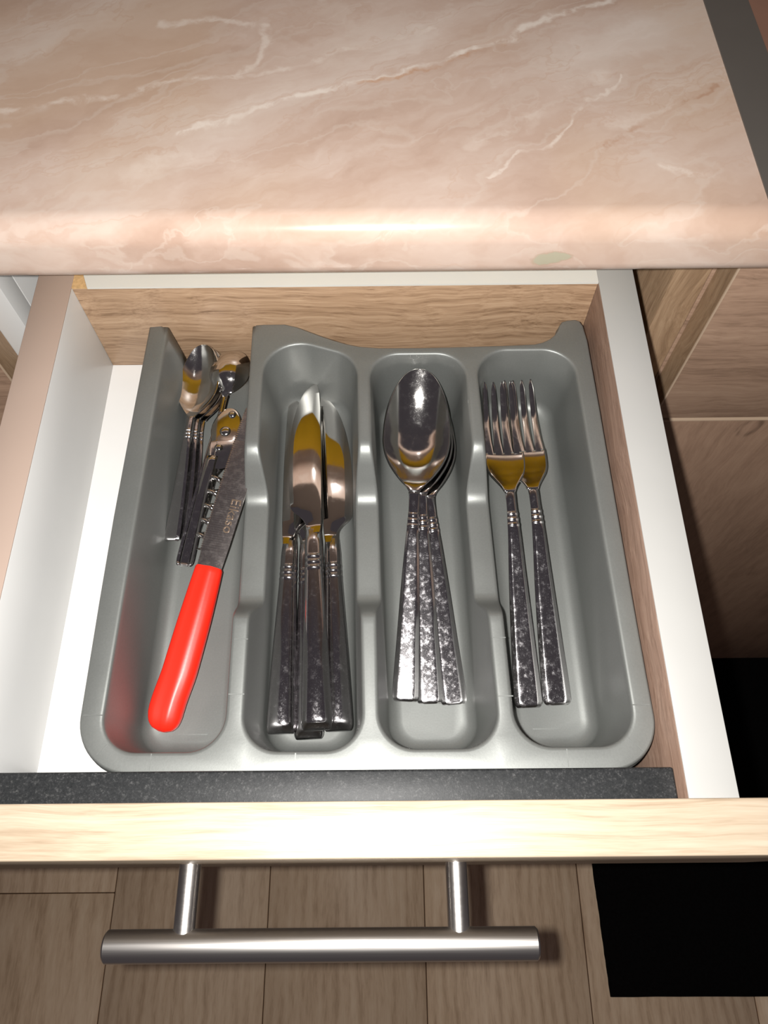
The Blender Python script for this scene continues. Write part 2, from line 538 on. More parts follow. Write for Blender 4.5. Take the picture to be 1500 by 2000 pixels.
cl = neighbour('base_cabinet', 'wooden base cabinet left of the open drawer at the picture edge', -760, -204.4, 0)
d3 = box('door', (-620, YD, -672), (-203.0, YC - 0.3, 3.6), 'walnut_h', cl, 0.25)
box('edge_band', (-203.0, YD - 0.15, -672), (-202.2, YC - 0.3, 3.6), 'walnut_edge', d3, 0)
box('lit_edge_strip', (-203.4, YD - 0.5, -672), (-202.3, YD - 0.1, 3.6), 'lit_edge', d3, 0)  # added strip, painted highlight line on the left door's corner

# ------------------------------------------------------------------ the drawer
XL, XR, HB = -138.7, 95.4, -56.6
dr = empty('drawer', (-22, 108, -66), 'pulled-out kitchen drawer with pale oak front and brushed metal bar handle', 'drawer')
fp = box('front_panel', (-203, -15.9, -118), (160, 0.6, 3.0), 'oak_front', dr, 0.5)
bar = cyl('handle_bar', (-100.2, -42.2, -50), (52.2, -42.2, -50), 5.4, 'bar', dr, 40, 0.7)
tag(bar, 'brushed nickel bar handle')
cyl('post', (-72.9, -15.9, -50), (-72.9, -40.0, -50), 3.9, 'bar', bar, 28, 0.1)
cyl('post', (24.6, -15.9, -50), (24.6, -40.0, -50), 3.9, 'bar', bar, 28, 0.1)
ls = box('side_panel', (XL - 15.6, 0.7, -66), (XL, 236, -0.8), 'white_side', dr, 0.2)
tag(ls, 'white left side of drawer')
tag(box('edge_band', (XL - 15.8, 0.7, -0.8), (XL + 0.1, 236, 0), 'tan_edge', ls, 0.25), 'tan paper edge band')
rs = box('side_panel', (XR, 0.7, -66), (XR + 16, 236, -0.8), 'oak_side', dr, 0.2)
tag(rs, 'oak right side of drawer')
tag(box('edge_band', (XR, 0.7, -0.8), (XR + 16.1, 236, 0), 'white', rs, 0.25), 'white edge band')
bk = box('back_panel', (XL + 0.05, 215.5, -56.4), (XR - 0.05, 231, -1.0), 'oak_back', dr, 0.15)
tag(bk, 'oak-grained back of drawer')
# white edge band with a mitred left end, raw chipboard wedge next to it
def prism(name, poly, z0, z1, mat, parent):
    n = len(poly)
    V = [(x, y, z0) for x, y in poly] + [(x, y, z1) for x, y in poly]
    F = [tuple(range(n - 1, -1, -1)), tuple(range(n, 2 * n))] + [(i, (i + 1) % n, n + (i + 1) % n, n + i) for i in range(n)]
    return mesh_obj(name, V, F, mat, parent)
tag(prism('edge_band', [(-131.6, 215.2), (XR - 0.1, 215.2), (XR - 0.1, 231), (-137.6, 231)], -1.0, 0.0, 'white_back', bk), 'white edge band')
tag(prism('chipped_corner', [(XL + 0.1, 215.4), (-131.8, 215.4), (-137.8, 231), (XL + 0.1, 231)], -1.0, -0.4, 'chipboard', bk), 'raw chipboard corner')
box('base', (XL - 0.0, 0.7, -62.5), (XR, 231, HB), 'white_base', dr, 0)
blk = box('inner_rail', (XL + 0.1, 0.7, HB + 0.05), (XR - 0.4, 11.4, -8.0), 'black', dr, 0.9, 3)
tag(blk, 'black speckled rail behind the drawer front')
for sx, x0, x1 in ((-1, XL - 28, XL - 15.7), (1, XR + 16.1, XR + 26)):
    sl = box('slide_rail', (x0 + 0.2 if sx < 0 else x0, 20, -64), (x1 if sx < 0 else x1 - 0.2, 480, -52), 'bracket', dr, 0.5)

# ================================================================== CUTLERY TRAY
ZR, ZFL = -16.0, -54.0
DEP = ZR - ZFL
RF, DRAFT = 6.0, 0.11
def inset(z):
    d = max(ZR - z, 0)
    if d <= DEP - RF: return DRAFT * d
    t = min((d - (DEP - RF)) / RF, 1)
    return DRAFT * (DEP - RF) + RF * (1 - math.sqrt(max(0, 1 - t * t)))
dip = herm([-500, 66.6, 68.4, 80.4, 83.4, 90, 120, 123.4, 126.4, 141.4, 144.6, 500], [ZR, ZR, ZR - .8, -35.2, -36, -36, -36, -36, -35.2, ZR - .8, ZR, ZR])
YS = [38, 46, 54, 60, 64, 66.6, 67.4, 68.4, 70, 73, 76, 78.5, 80.4, 81.4, 82.4, 83.4, 87, 92, 100, 108, 116, 120, 122, 123.4, 124.4, 125.4, 126.4, 128.5, 132, 136, 139, 141.4, 142.4, 143.4, 144.6, 147, 152, 158, 165, 172]
NA = 12
GL = [0.0, 0.06, 0.14, 0.26, 0.4, 0.54, 0.68, 0.77, 0.816, 0.85, 0.885, 0.918, 0.948, 0.972, 0.99, 1.0]

def offset_poly(P, d):
    n = len(P)
    out = []
    for i in range(n):
        p0, p1, p2 = Vector(P[i - 1]), Vector(P[i]), Vector(P[(i + 1) % n])
        e1, e2 = (p1 - p0).normalized(), (p2 - p1).normalized()
        n1, n2 = Vector((-e1.y, e1.x)), Vector((-e2.y, e2.x))
        # inward for CCW polygons
        k = d / (1 + n1.dot(n2))
        out.append(p1 + (n1 + n2) * k)
    return out
def arc(P, i, r, n=NA):
    p0, p1, p2 = Vector(P[i - 1]), Vector(P[i]), Vector(P[(i + 1) % len(P)])
    a, b = (p0 - p1).normalized(), (p2 - p1).normalized()
    ang = a.angle(b)
    t = r / math.tan(ang / 2)
    c = p1 + (a + b).normalized() * (r / math.sin(ang / 2))
    s0, s1 = p1 + a * t - c, p1 + b * t - c
    a0 = math.atan2(s0.y, s0.x); a1 = math.atan2(s1.y, s1.x)
    while a1 < a0: a1 += 2 * math.pi
    if a1 - a0 > math.pi: a1 -= 2 * math.pi
    return [(c.x + r * math.cos(a0 + (a1 - a0) * k / n), c.y + r * math.sin(a0 + (a1 - a0) * k / n)) for k in range(n + 1)]
def side_x(A, B, y):
    return A[0] + (B[0] - A[0]) * (y - A[1]) / (B[1] - A[1])

def comp_loops(FL, FR, BR, BL, radii, dipL, dipR, open_back=None):
    """returns list of loops (top fillet ... floor), each a list of xyz; CCW seen from above"""
    Q = [FL, FR, BR, BL]
    levels = [('fil', -1.3, 0.0), ('fil', -0.55, -0.12), ('fil', -0.15, -0.5), ('fil', 0.0, -1.2)] + [('g', g, 0) for g in GL[1:]]
    loops = []
    for kind, a, b in levels:
        def zi(ztop):
            if kind == 'fil': 
                return ztop + b, inset(ztop) + a + DRAFT * (-b)
            z = (ztop - 1.2) + (ZFL - (ztop - 1.2)) * a
            return z, inset(z)
        zc, ic = zi(ZR)
        P = offset_poly(Q, ic)
        L = []
        def side(Aq, Bq, ys, sgn, dp):
            for y in ys:
                zt = dip(y) if dp else ZR
                z, i_ = zi(zt)
                L.append((side_x(Aq, Bq, y) + sgn * i_, y, z))
        rr = [max(r - 0.62 * ic, 4.5) for r in radii]
        if open_back is None:
            L += [(x, y, zc) for x, y in arc(P, 0, rr[0])]
            L += [(x, y, zc) for x, y in arc(P, 1, rr[1])]
            side(FR, BR, YS, -1, dipR)
            L += [(x, y, zc) for x, y in arc(P, 2, rr[2])]
            L += [(x, y, zc) for x, y in arc(P, 3, rr[3])]
            side(FL, BL, YS[::-1], 1, dipL)
        else:
            yb = open_back
            side(FL, BL, [yb, 200, 190, 180] + YS[::-1], 1, dipL)
            L += [(x, y, zc) for x, y in arc(P, 0, rr[0])]
            L += [(x, y, zc) for x, y in arc(P, 1, rr[1])]
            side(FR, BR, YS + [180, 190, 200, yb], -1, dipR)
        loops.append(L)
    return loops

def build_tray():
    V, F = [], []
    def add(p):
        V.append(p)
        return len(V) - 1
    c1 = comp_loops((-101, 18.6), (-57.2, 18.6), (-60.6, 240), (-98.3, 240), (13, 13, 1, 1), False, True, open_back=206.0)
    comps = [
        comp_loops((-51, 18.6), (-8.7, 18.6), (-12.2, 187.6), (-54, 202.0), (13, 13, 14, 16), True, True),
        comp_loops((-2.9, 19.0), (39.3, 19.0), (35.7, 189.2), (-6.6, 189.2), (13, 13, 13, 13), True, True),
        comp_loops((44.9, 19.3), (87.0, 19.3), (84.2, 190.8), (40.9, 190.8), (13, 13, 14, 14), True, False)]
    # outer outline, clockwise part list from the notch (right end of compartment 1) around the back, right, front, left
    out = [(-58.5, 206), (-55, 206.3), (-45.6, 206.3), (-40, 204.6), (-35, 202.2), (-29, 199.4), (-23, 196.8), (-17, 194.6), (-11.5, 193.2), (-2.3, 192.2), (16, 192.1), (34, 192.4), (55, 192.9),
           (68, 193.5), (72, 194.6), (75.4, 196.4), (78, 198.8), (79.8, 201.4), (80.8, 204.2), (82, 206.2), (84.3, 207.0), (87.4, 207.3), (89, 206.6), (90.0, 204.2), (90.9, 196), (91.5, 160), (91.9, 120), (92.5, 74), (93.0, 45)]
    cr_ = [(93.4 - 17 + 17 * math.cos(a), 12.4 + 17 - 17 * math.sin(a)) for a in [math.pi / 2 * k / 14 for k in range(15)]]
    out += cr_ + [(40, 12.4), (-5, 12.4), (-50, 12.4)]
    cl_ = [(-108.2 + 19 - 19 * math.sin(a), 12.4 + 19 - 19 * math.cos(a)) for a in [math.pi / 2 * k / 14 for k in range(15)]]
    out += cl_ + [(-108.4, 75), (-108.3, 110), (-107.4, 160), (-106.4, 206), (-102, 206)]
    # ---- wall loops
    tops = []
    for Ls, closed in [(c1, False)] + [(c, True) for c in comps]:
        ids = [[add(p) for p in L] for L in Ls]
        n = len(ids[0])
        for a, b in zip(ids[:-1], ids[1:]):
            for j in range(n if closed else n - 1):
                k = (j + 1) % n
                F.append((a[j], a[k], b[k], b[j]))
        last = ids[-1]
        # floor: centre strip fan
        if closed:
            cx = sum(V[i][0] for i in last) / n; cy = sum(V[i][1] for i in last) / n
            F.append(tuple(last))
        else:
            F.append(tuple(last))
        tops.append(ids[0])
    # ---- rim plate
    out_ids = [add((x, y, ZR)) for x, y in out]
    poly = out_ids + tops[0]       # outline (from divider top, around, to left wall), then compartment 1 path from left back to right back
    holes = tops[1:]
    allid = poly + [i for h in holes for i in h]
    pts = [Vector(V[i][:2]) for i in allid]
    edges = []
    n0 = len(poly)
    edges += [(i, (i + 1) % n0) for i in range(n0)]
    base = n0
    for h in holes:
        m = len(h)
        edges += [(base + i, base + (i + 1) % m) for i in range(m)]
        base += m
    rv, re, rf, ov, oe, of = delaunay_2d_cdt(pts, edges, [], 0, 1e-6)
    def inside(p, ring):
        c = False
        n = len(ring)
        for i in range(n):
            a, b = V[ring[i]], V[ring[i - 1]]
            if (a[1] > p[1]) != (b[1] > p[1]) and p[0] < (b[0] - a[0]) * (p[1] - a[1]) / (b[1] - a[1]) + a[0]:
                c = not c
        return c
    idm = []
    for k, o_ in enumerate(ov):
        idm.append(allid[o_[0]] if o_ else add((rv[k][0], rv[k][1], ZR)))
    for f in rf:
        c = (sum(rv[i][0] for i in f) / len(f), sum(rv[i][1] for i in f) / len(f))
        if inside(c, poly) and not any(inside(c, h) for h in holes):
            F.append(tuple(idm[i] for i in f))
    # ---- skirt
    prev = out_ids
    m = len(out)
    for off, dz in ((0.45, -0.12), (0.85, -0.5), (1.05, -1.2), (1.1, -3.0), (1.15, -3.6), (1.55, -4.2), (1.6, -5.0), (1.7, -38.0)):
        ring = []
        for i in range(m):
            a = Vector(out[max(i - 1, 0)]); b = Vector(out[min(i + 1, m - 1)])
            d = (b - a).normalized()
            nrm = Vector((-d.y, d.x))          # outside is on the left of this clockwise path
            x, y = out[i][0] + nrm.x * off, out[i][1] + nrm.y * off
            ring.append(add((min(x, 95.1), y, ZR + dz)))
        for j in range(m - 1):
            F.append((prev[j], prev[j + 1], ring[j + 1], ring[j]))
        prev = ring
    o = mesh_obj('cutlery_tray', V, F, 'tray', None, True, 38)
    bm = bmesh.new(); bm.from_mesh(o.data)
    bmesh.ops.remove_doubles(bm, verts=bm.verts, dist=1e-6)
    bmesh.ops.recalc_face_normals(bm, faces=bm.faces)
    # make sure rim normals point up
    upc = sum(1 if f.normal.z > 0 else -1 for f in bm.faces if abs(f.normal.z) > 0.9)
    if upc < 0:
        bmesh.ops.reverse_faces(bm, faces=bm.faces)
    bm.to_mesh(o.data); bm.free()
    o.data.set_sharp_from_angle(angle=math.radians(40))
    md = o.modifiers.new('thickness', 'SOLIDIFY')
    md.thickness = 1.5 * S
    md.offset = -1
    return o
tray = build_tray()
tag(tray, 'silver-grey plastic cutlery tray with four compartments inside the drawer', 'cutlery tray')
# raised mould lines on the rim and floor
for x0, y0, x1, y1, z in [(-108, 31.5, -101.2, 31.5, ZR), (-101, 18, -98, 21.5, ZR), (-82, 12.6, -82, 18.2, ZR), (-56.6, 58.8, -51.4, 58.8, ZR), (-57, 38.5, -51.3, 38.5, ZR), (-32, 12.6, -32, 18, ZR), (45.0, 37, 39.5, 37, ZR), (44, 58.5, 38.9, 58.5, ZR),
                          (62, 12.6, 62, 18.6, ZR), (84, 22, 88.5, 17.6, ZR), (87, 33.5, 93.2, 33.5, ZR), (-84, 31, -72, 31, ZFL), (58, 32, 69, 32, ZFL)]:
    d = Vector((x1 - x0, y1 - y0)).normalized()
    n_ = Vector((-d.y, d.x)) * 0.22
    prism('mould_line', [(x0 - n_.x, y0 - n_.y), (x1 - n_.x, y1 - n_.y), (x1 + n_.x, y1 + n_.y), (x0 + n_.x, y0 + n_.y)], z - 0.05, z + 0.14, 'tray', tray)

# ================================================================== FLATWARE
def sheet(name, stations, cols, fn, mat, parent, th=1.2, sharp=28):
    """fn(s, t) -> (x, z); stations along local y"""
    V = []
    for s_ in stations:
        for t in cols:
            x, z = fn(s_, t)
            V.append((x, s_, z))
    n = len(cols)
    F = []
    for i in range(len(stations) - 1):
        for j in range(n - 1):
            F.append((i * n + j, i * n + j + 1, (i + 1) * n + j + 1, (i + 1) * n + j))
    o = mesh_obj(name, V, F, mat, parent, True, sharp)
    md = o.modifiers.new('thickness', 'SOLIDIFY')
    md.thickness = th * S
    md.offset = -1
    return o

HC = [-1, -0.94, -0.86, -0.72, -0.64, -0.6, -0.4, -0.2, 0, 0.2, 0.4, 0.6, 0.64, 0.72, 0.86, 0.94, 1]
def handle_sheet(parent, wf, zf, s_ring, s_end, k=1.0, frame=True, mat='steel_handle', th=1.5):
    rings = [s_ring - 2.6 * k, s_ring, s_ring + 2.6 * k]
    st = [0, 0.25, 0.7, 1.4, 2.4] + list(np.linspace(4, s_ring - 9 * k, 26)) + list(np.linspace(s_ring - 8 * k, s_ring + 5 * k, 48)) + list(np.linspace(s_ring + 6 * k, s_end, 10))
    def fn(s_, t):
        wd = wf(s_)
        if s_ < 2.4:
            wd *= 0.72 + 0.28 * math.sqrt(max(0, 1 - ((2.4 - s_) / 2.4) ** 2))
        blend = min(max((s_ring - 3.6 * k - s_) / (3 * k), 0), 1)          # 1 on the faceted grip, 0 at the rings
        a = abs(t)
        facet = 0 if a <= 0.62 else -(a - 0.62) / 0.38 * 0.95 * k
        dome = -0.9 * k * a * a
        z = zf(s_) + facet * blend + dome * (1 - blend)
        for r in rings:
            z += 0.42 * k * math.exp(-((s_ - r) / (0.62 * k)) ** 2) * (1 - 0.2 * a)
            wd += 0.12 * k * math.exp(-((s_ - r) / (0.7 * k)) ** 2)
        if s_ < 1.4: z -= (1.4 - s_) ** 2 * 0.25
        return wd * t, z
    return sheet('handle', st, HC, fn, mat, parent, th * k, 24)

def make_spoon(name, label, cat, group, k=1.0, flip_depth=1.0, flat=False):
    o = empty(name, (0, 0, 0), label, cat, group, local=True)
    wf = herm([0, 3, 25, 50, 70, 78, 86, 92, 94], [5.6 * k, 5.8 * k, 5.1 * k, 4.2 * k, 3.2 * k, 2.65 * k, 2.3 * k, 2.4 * k, 2.7 * k])
    zf = herm([0, 25, 55, 80, 92, 98, 112, 126, 142, 156], [z * k for z in (0, 0.9, 3.0, 5.6, 6.2, 5.8, 4.4, 4.5, 6.3, 9.4)])
    wf_s = lambda s_: wf(s_ / k)
    zf_s = lambda s_: zf(s_ / k)
    handle_sheet(o, wf_s, zf_s, 80.5 * k, 94 * k, k)
    bw = herm([94, 97, 100, 104, 109, 115, 121, 127, 134, 141, 147, 151.5, 154.3, 155.6, 156], [k * v for v in (2.7, 4.0, 6.3, 9.2, 12.2, 14.5, 15.4, 15.3, 14.6, 13.0, 10.7, 8.1, 5.3, 2.7, 0.2)])
    dp = herm([94, 98, 104, 112, 120, 128, 138, 147, 153, 156], [k * v for v in (-0.5, 0.6, 3.6, 6.6, 7.9, 8.0, 6.6, 3.9, 1.4, 0.0)])
    st = list(np.linspace(94, 104, 11)) + list(np.linspace(105.5, 146, 26)) + list(np.linspace(147, 154, 10)) + [154.8, 155.3, 155.7, 155.9, 156]
    cols = [math.sin(math.pi / 2 * u) for u in np.linspace(-1, 1, 27)]
    def fn(s_, t):
        wd = bw(s_)
        z = zf(s_) * k - dp(s_) * (1 - abs(t) ** 2.3)
        return wd * t, z
    b = sheet('bowl', st, cols, fn, 'steel', o, 1.15 * k, 60)
    for v in b.data.vertices:
        pass
    sc = k
    if k != 1.0:
        for v in b.data.vertices:
            v.co.y *= k
    return o

def place(o, end, tip, pitch=0.0, roll=0.0):
    """end: handle end (x, y, z); tip (x, y) direction in plan; pitch, roll in degrees"""
    d = math.atan2(-(tip[0] - end[0]), tip[1] - end[1])
    o.matrix_world = Matrix.Translation(Vector(end) * S) @ Matrix.Rotation(d, 4, 'Z') @ Matrix.Rotation(math.radians(pitch), 4, 'X') @ Matrix.Rotation(math.radians(roll), 4, 'Y')
    return o

def place3(o, end, tip, L, zt, roll=0.0):
    e, t = Vector(end), Vector(tip)
    d = t - e
    hor = math.hypot(d.x, d.y)
    k = d.length / math.hypot(L, zt)
    pitch = math.atan2(d.z, hor) - math.atan2(zt, L)
    yaw = math.atan2(-d.x, d.y)
    o.matrix_world = Matrix.Translation(e * S) @ Matrix.Rotation(yaw, 4, 'Z') @ Matrix.Rotation(pitch, 4, 'X') @ Matrix.Rotation(math.radians(roll), 4, 'Y') @ Matrix.Scale(k, 4)
    return o

GS = 'table spoons nested in the middle compartment'
spoon = make_spoon('table_spoon', 'topmost of the three table spoons, whole bowl visible, handle leftmost', 'spoon', GS)
sp2 = copy_tree(spoon); sp2['label'] = 'table spoon with its handle between the two other spoon handles'
sp3 = copy_tree(spoon); sp3['label'] = 'undermost of the three table spoons, handle nearest the forks'
place3(spoon, (7.2, 42.6, -50.4), (16.0, 185.8, -22.5), 156, 9.4)
place3(sp2, (17.2, 41.7, -51.0), (14.8, 186.6, -26.0), 156, 9.4)
place3(sp3, (27.0, 41.4, -51.5), (14.0, 186.4, -29.6), 156, 9.4)

# ---------------- forks
def make_fork(name, label, cat, group):
    o = empty(name, (0, 0, 0), label, cat, group, local=True)
    wf = herm([0, 3, 25, 50, 70, 80, 90, 96], [5.7, 6.1, 5.4, 4.3, 3.2, 2.7, 2.3, 2.4])
    zf = herm([0, 25, 55, 80, 92, 104, 118, 135, 155], [0, 2.2, 6.0, 9.8, 10.2, 7.6, 4.2, 4.0, 8.0])
    handle_sheet(o, wf, zf, 82.5, 96, 1.0)
    hw = herm([96, 99, 102, 106, 110, 115, 119], [2.4, 3.5, 5.3, 7.7, 9.0, 9.5, 9.5])
    def fn(s_, t):
        return hw(s_) * t, zf(s_) - 1.0 * (1 - t * t) * min(1, (s_ - 96) / 10)
    hd = sheet('head', list(np.linspace(96, 118.5, 26)), list(np.linspace(-1, 1, 17)), fn, 'steel', o, 1.3, 60)
    for i in range(4):
        c0 = -9.5 + 19.0 * (i + 0.5) / 4
        rings = []
        for s_ in list(np.linspace(117.5, 150, 16)) + [152, 153.6, 154.6, 155]:
            u = (s_ - 117.5) / 37.5
            hwid = 2.32 - 0.55 * min(1, u * 5) - 0.75 * u
            if s_ > 150: hwid *= max(0.25, 1 - ((s_ - 150) / 6.2) ** 2)
            cx = c0 * (1 - 0.10 * u)
            z = zf(s_) - 0.9 * (1 - (c0 / 9.3) ** 2)
            th = 1.2 - 0.35 * u
            rings.append([(cx + hwid * a, s_, z + th * b) for a, b in ((-1, -0.8), (-0.55, -1), (0.55, -1), (1, -0.8), (1, -0.2), (0.6, 0), (-0.6, 0), (-1, -0.2))])
        V, F = loft(rings)
        mesh_obj('tine', V, F, 'steel', hd, True, 35)
    hd['_local'] = 1
    return o
GF = 'forks in the right compartment'
fork = make_fork('table_fork', 'table fork on the left of the pair, lying over the other', 'fork', GF)
fk2 = copy_tree(fork); fk2['label'] = 'table fork on the right of the pair, nearest the drawer side'
place3(fork, (56.8, 39.7, -50.4), (52.0, 183.6, -29.0), 155, 8.0)
place3(fk2, (68.6, 40.8, -51.2), (61.7, 186.2, -31.4), 155, 8.0)

# ---------------- table knives
def make_knife(name, label, cat, group, mirror):
    o = empty(name, (0, 0, 0), label, cat, group, local=True)
    m = -1 if mirror else 1
    hw = herm([0, 2, 20, 45, 62, 68, 76, 80, 84], [5.5, 5.9, 5.5, 4.6, 3.95, 3.75, 3.7, 3.5, 3.2])
    ht = herm([0, 3, 20, 45, 68, 78, 84], [3.0, 4.1, 4.6, 4.0, 3.2, 2.7, 1.5])
    rings = []
    NC = 28
    sts = [0, 0.25, 0.7, 1.4, 2.4, 3.6] + list(np.linspace(6, 60, 22)) + list(np.linspace(61, 80, 64)) + [80.8, 81.6, 82.4, 83.2, 84]
    for s_ in sts:
        a, b = hw(s_), ht(s_)
        if s_ < 3.6:
            q = math.sqrt(max(0.0, 1 - ((3.6 - s_) / 3.6) ** 2))
            b *= 0.25 + 0.75 * q
            a *= 0.86 + 0.14 * q
        bump = sum(math.exp(-((s_ - r) / 0.6) ** 2) for r in (65.6, 68.2, 70.8))
        frame = 0.3 if 63.4 > s_ or 72.6 < s_ < 79 else 0.0
        ring = []
        for k in range(NC):
            t = 2 * math.pi * k / NC
            c, sn = math.cos(t), math.sin(t)
            e = 0.86
            x = a * math.copysign(abs(c) ** e, c)
            z = b * math.copysign(abs(sn) ** 0.97, sn)
            if bump: 
                x *= 1 + 0.035 * bump; z *= 1 + 0.12 * bump
            ring.append((x, s_ + (0.9 * (1 - (c * c)) if s_ < 1 else 0) * 0, z))
        rings.append(ring)
    V, F = loft(rings)
    h = mesh_obj('handle', V, F, 'steel_handle', o, True, 38)
    # blade outline, spine at +x * m, edge at -x * m
    s0, s1 = 82.0, 163.0
    spine = herm([82, 86, 96, 130, 156, 163], [3.0, 3.5, 4.0, 4.6, 4.3, 3.4])
    edge = herm([82, 86, 87.4, 90.5, 93.5, 96, 110, 125, 138, 149, 156, 160, 162.3, 163], [-3.0, -3.1, -3.3, -5.2, -8.4, -9.6, -10.4, -10.1, -8.8, -6.4, -3.9, -1.6, 0.6, 2.2])
    st = list(np.linspace(82, 97, 24)) + list(np.linspace(98.5, 155, 36)) + list(np.linspace(155.8, 163, 14))
    rings = []
    for s_ in st:
        sp_, ed = spine(s_), edge(s_)
        th = 1.15 - 0.55 * (s_ - 82) / 81
        th0 = th * max(0, 1 - (s_ - 82) / 4) * 0.9
        th += th0
        wdt = sp_ - ed
        prof = []
        for f_, zz in ((0, -0.12), (0.02, 0.12)):
            pass
        pt = [(sp_, -0.7), (sp_, 0.7), (sp_ - 0.03 * wdt, 1.0), (sp_ - 0.35 * wdt, 0.98), (sp_ - 0.7 * wdt, 0.72), (ed + 0.02 * wdt, 0.22), (ed, 0.1), (ed, -0.1), (ed + 0.02 * wdt, -0.22), (sp_ - 0.7 * wdt, -0.72), (sp_ - 0.35 * wdt, -0.98), (sp_ - 0.03 * wdt, -1.0)]
        rings.append([(m * x, s_, z * th) for x, z in pt])
    if m > 0:
        rings = [r[::-1] for r in rings]
    V, F = loft(rings)
    mesh_obj('blade', V, F, 'steel_blade', o, True, 40)
    return o
GK = 'table knives in the second compartment'
knM = make_knife('table_knife', 'table knife lying on top in the middle of the knives', 'knife', GK, False)
kn4 = copy_tree(knM); kn4['label'] = 'table knife hidden under the middle knife, only its handle showing'
knL = make_knife('table_knife', 'leftmost table knife, half under the top knife', 'knife', GK, True)
knR = copy_tree(knL); knR['label'] = 'rightmost table knife, nearest the spoons'
place3(knM, (-26.4, 28.6, -33.0), (-35.6, 192.2, -42.0), 163, 0, 0.5)
place3(kn4, (-30.6, 27.4, -45.5), (-38.5, 189, -50.5), 163, 0, 0)
place3(knL, (-41.4, 29.2, -43.5), (-42.8, 190.0, -51.0), 163, 0, -2)
place3(knR, (-19.0, 30.0, -43.5), (-28.0, 190.6, -51.0), 163, 0, 1.5)

# ---------------- left compartment: small spoons, opener, red knife
GT = 'small spoons nested in the left compartment'
KT = 0.635
ts = make_spoon('tea_spoon', 'topmost of the three nested teaspoons, bowl turned to the tray edge', 'spoon', GT, KT)
ts2 = copy_tree(ts); ts2['label'] = 'teaspoon in the middle of the nested stack of three'
ts3 = copy_tree(ts); ts3['label'] = 'undermost of the nested teaspoons, nearest the opener'
place(ts, (-93.6, 111.5, -43.5), (-86.6, 207), 3.5, -9)
place(ts2, (-90.6, 112.5, -45.3), (-85.2, 207), 2.0, -10)
place(ts3, (-88.0, 113.5, -47.2), (-83.9, 207), 0.6, -11)
fd = make_spoon('tea_spoon', 'teaspoon lying face down, shiny round back at the tray end', 'spoon', None, 0.72)
for ch in [x for x in bpy.data.objects if x.parent == fd]:
    j = 94 * 0.72 * S
    for v in ch.data.vertices:
        if ch.name.startswith('bowl'):
            v.co.y = j * 1.27 + (v.co.y - j) * 0.56
            v.co.x *= 0.80
            v.co.z *= 0.9
        else:
            v.co.y *= 1.27
            v.co.x *= 0.95
            v.co.z *= 0.9
place(fd, (-86.6, 99.5, -44.5), (-72.0, 211), 5.0, 180)

# opener with a corkscrew
op = empty('bottle_opener', (-78, 145, -50), 'steel opener with rivets and folded corkscrew under the red-handled knife', 'opener')
def plate(name, pts, z, th, mat, parent, tilt=0.0):
    n = len(pts)
    c = sum((Vector(p) for p in pts), Vector((0, 0))) / n
    def sc(k, zz): return [(c.x + (x - c.x) * k, c.y + (y - c.y) * k, zz + tilt * (y - c.y)) for x, y in pts]
    V, F = loft([sc(0.93, z - th), sc(1, z - th * 0.8), sc(1, z - 0.3), sc(0.93, z)])
    o_ = mesh_obj(name, V, F, mat, parent, True, 40)
    bm = bmesh.new(); bm.from_mesh(o_.data); bmesh.ops.recalc_face_normals(bm, faces=bm.faces); bm.to_mesh(o_.data); bm.free()
    return o_
def smooth_closed(P, n=6):
    out = []
    m = len(P)
    for i in range(m):
        p0, p1, p2, p3 = [Vector(P[(i + k - 1) % m]) for k in range(4)]
        for j in range(n):
            t = j / n
            q = 0.5 * ((2 * p1) + (p2 - p0) * t + (2 * p0 - 5 * p1 + 4 * p2 - p3) * t * t + (3 * p1 - p0 - 3 * p2 + p3) * t ** 3)
            out.append((q.x, q.y))
    return out
body = plate('body', smooth_closed([(-70.5, 177), (-67, 171), (-67.5, 162), (-69, 152), (-73, 146), (-79, 147), (-81.5, 153), (-80, 160), (-80.6, 166), (-79, 172), (-75, 177)]), -40.5, 1.8, 'steel', op, 0.03)
for rx, ry, rr in ((-73.8, 165, 2.6), (-76.2, 156.4, 2.0), (-71.2, 174.0, 1.9)):
    rings = []
    zc = -40.5 + 0.03 * (ry - 161)
    for k in range(7):
        a = math.pi / 2 * k / 6
        rings.append([(rx + rr * math.cos(a) * math.cos(t) + 1e-4, ry + rr * math.cos(a) * math.sin(t), zc + 1.1 * math.sin(a)) for t in [2 * math.pi * j / 20 for j in range(20)]])
    V, F = loft(rings)
    mesh_obj('rivet', V, F, 'steel', op, True, 80)
# folded sheet handle: half tube
rings = []
for i in range(18):
    u = i / 17
    c = Vector((-78.6, 152, -42.6)).lerp(Vector((-85.6, 114.5, -46.0)), u)
    wv = 2.5 + 0.7 * math.sin(math.pi * u)
    rings.append([(c.x + wv * math.cos(t), c.y, c.z + 2.0 * math.sin(t)) for t in [math.pi * (1.1 - 1.2 * j / 14) for j in range(15)]])
V, F = loft(rings, cap=False, closed=False)
lv = mesh_obj('lever', V, F, 'steel', op, True, 60)
lv.modifiers.new('thickness', 'SOLIDIFY').thickness = 0.9 * S
# corkscrew
A, B = Vector((-75.0, 147, -43.6)), Vector((-80.6, 108.5, -46.0))
ax = (B - A).normalized()
ux = ax.cross(Vector((0, 0, 1))).normalized(); uz = ux.cross(ax)
hp = []
for i in range(150):
    u = i / 149
    R_ = 3.3 * min(1, u * 6) 
    a = 2 * math.pi * 5.6 * max(0, u - 0.12)
    hp.append(A.lerp(B, u) + ux * (R_ * math.cos(a)) + uz * (R_ * math.sin(a)))
tube('corkscrew', hp, 1.05, 'steel', op, 10, lambda u: 1.05 if u < 0.93 else 1.05 - 0.8 * (u - 0.93) / 0.07)

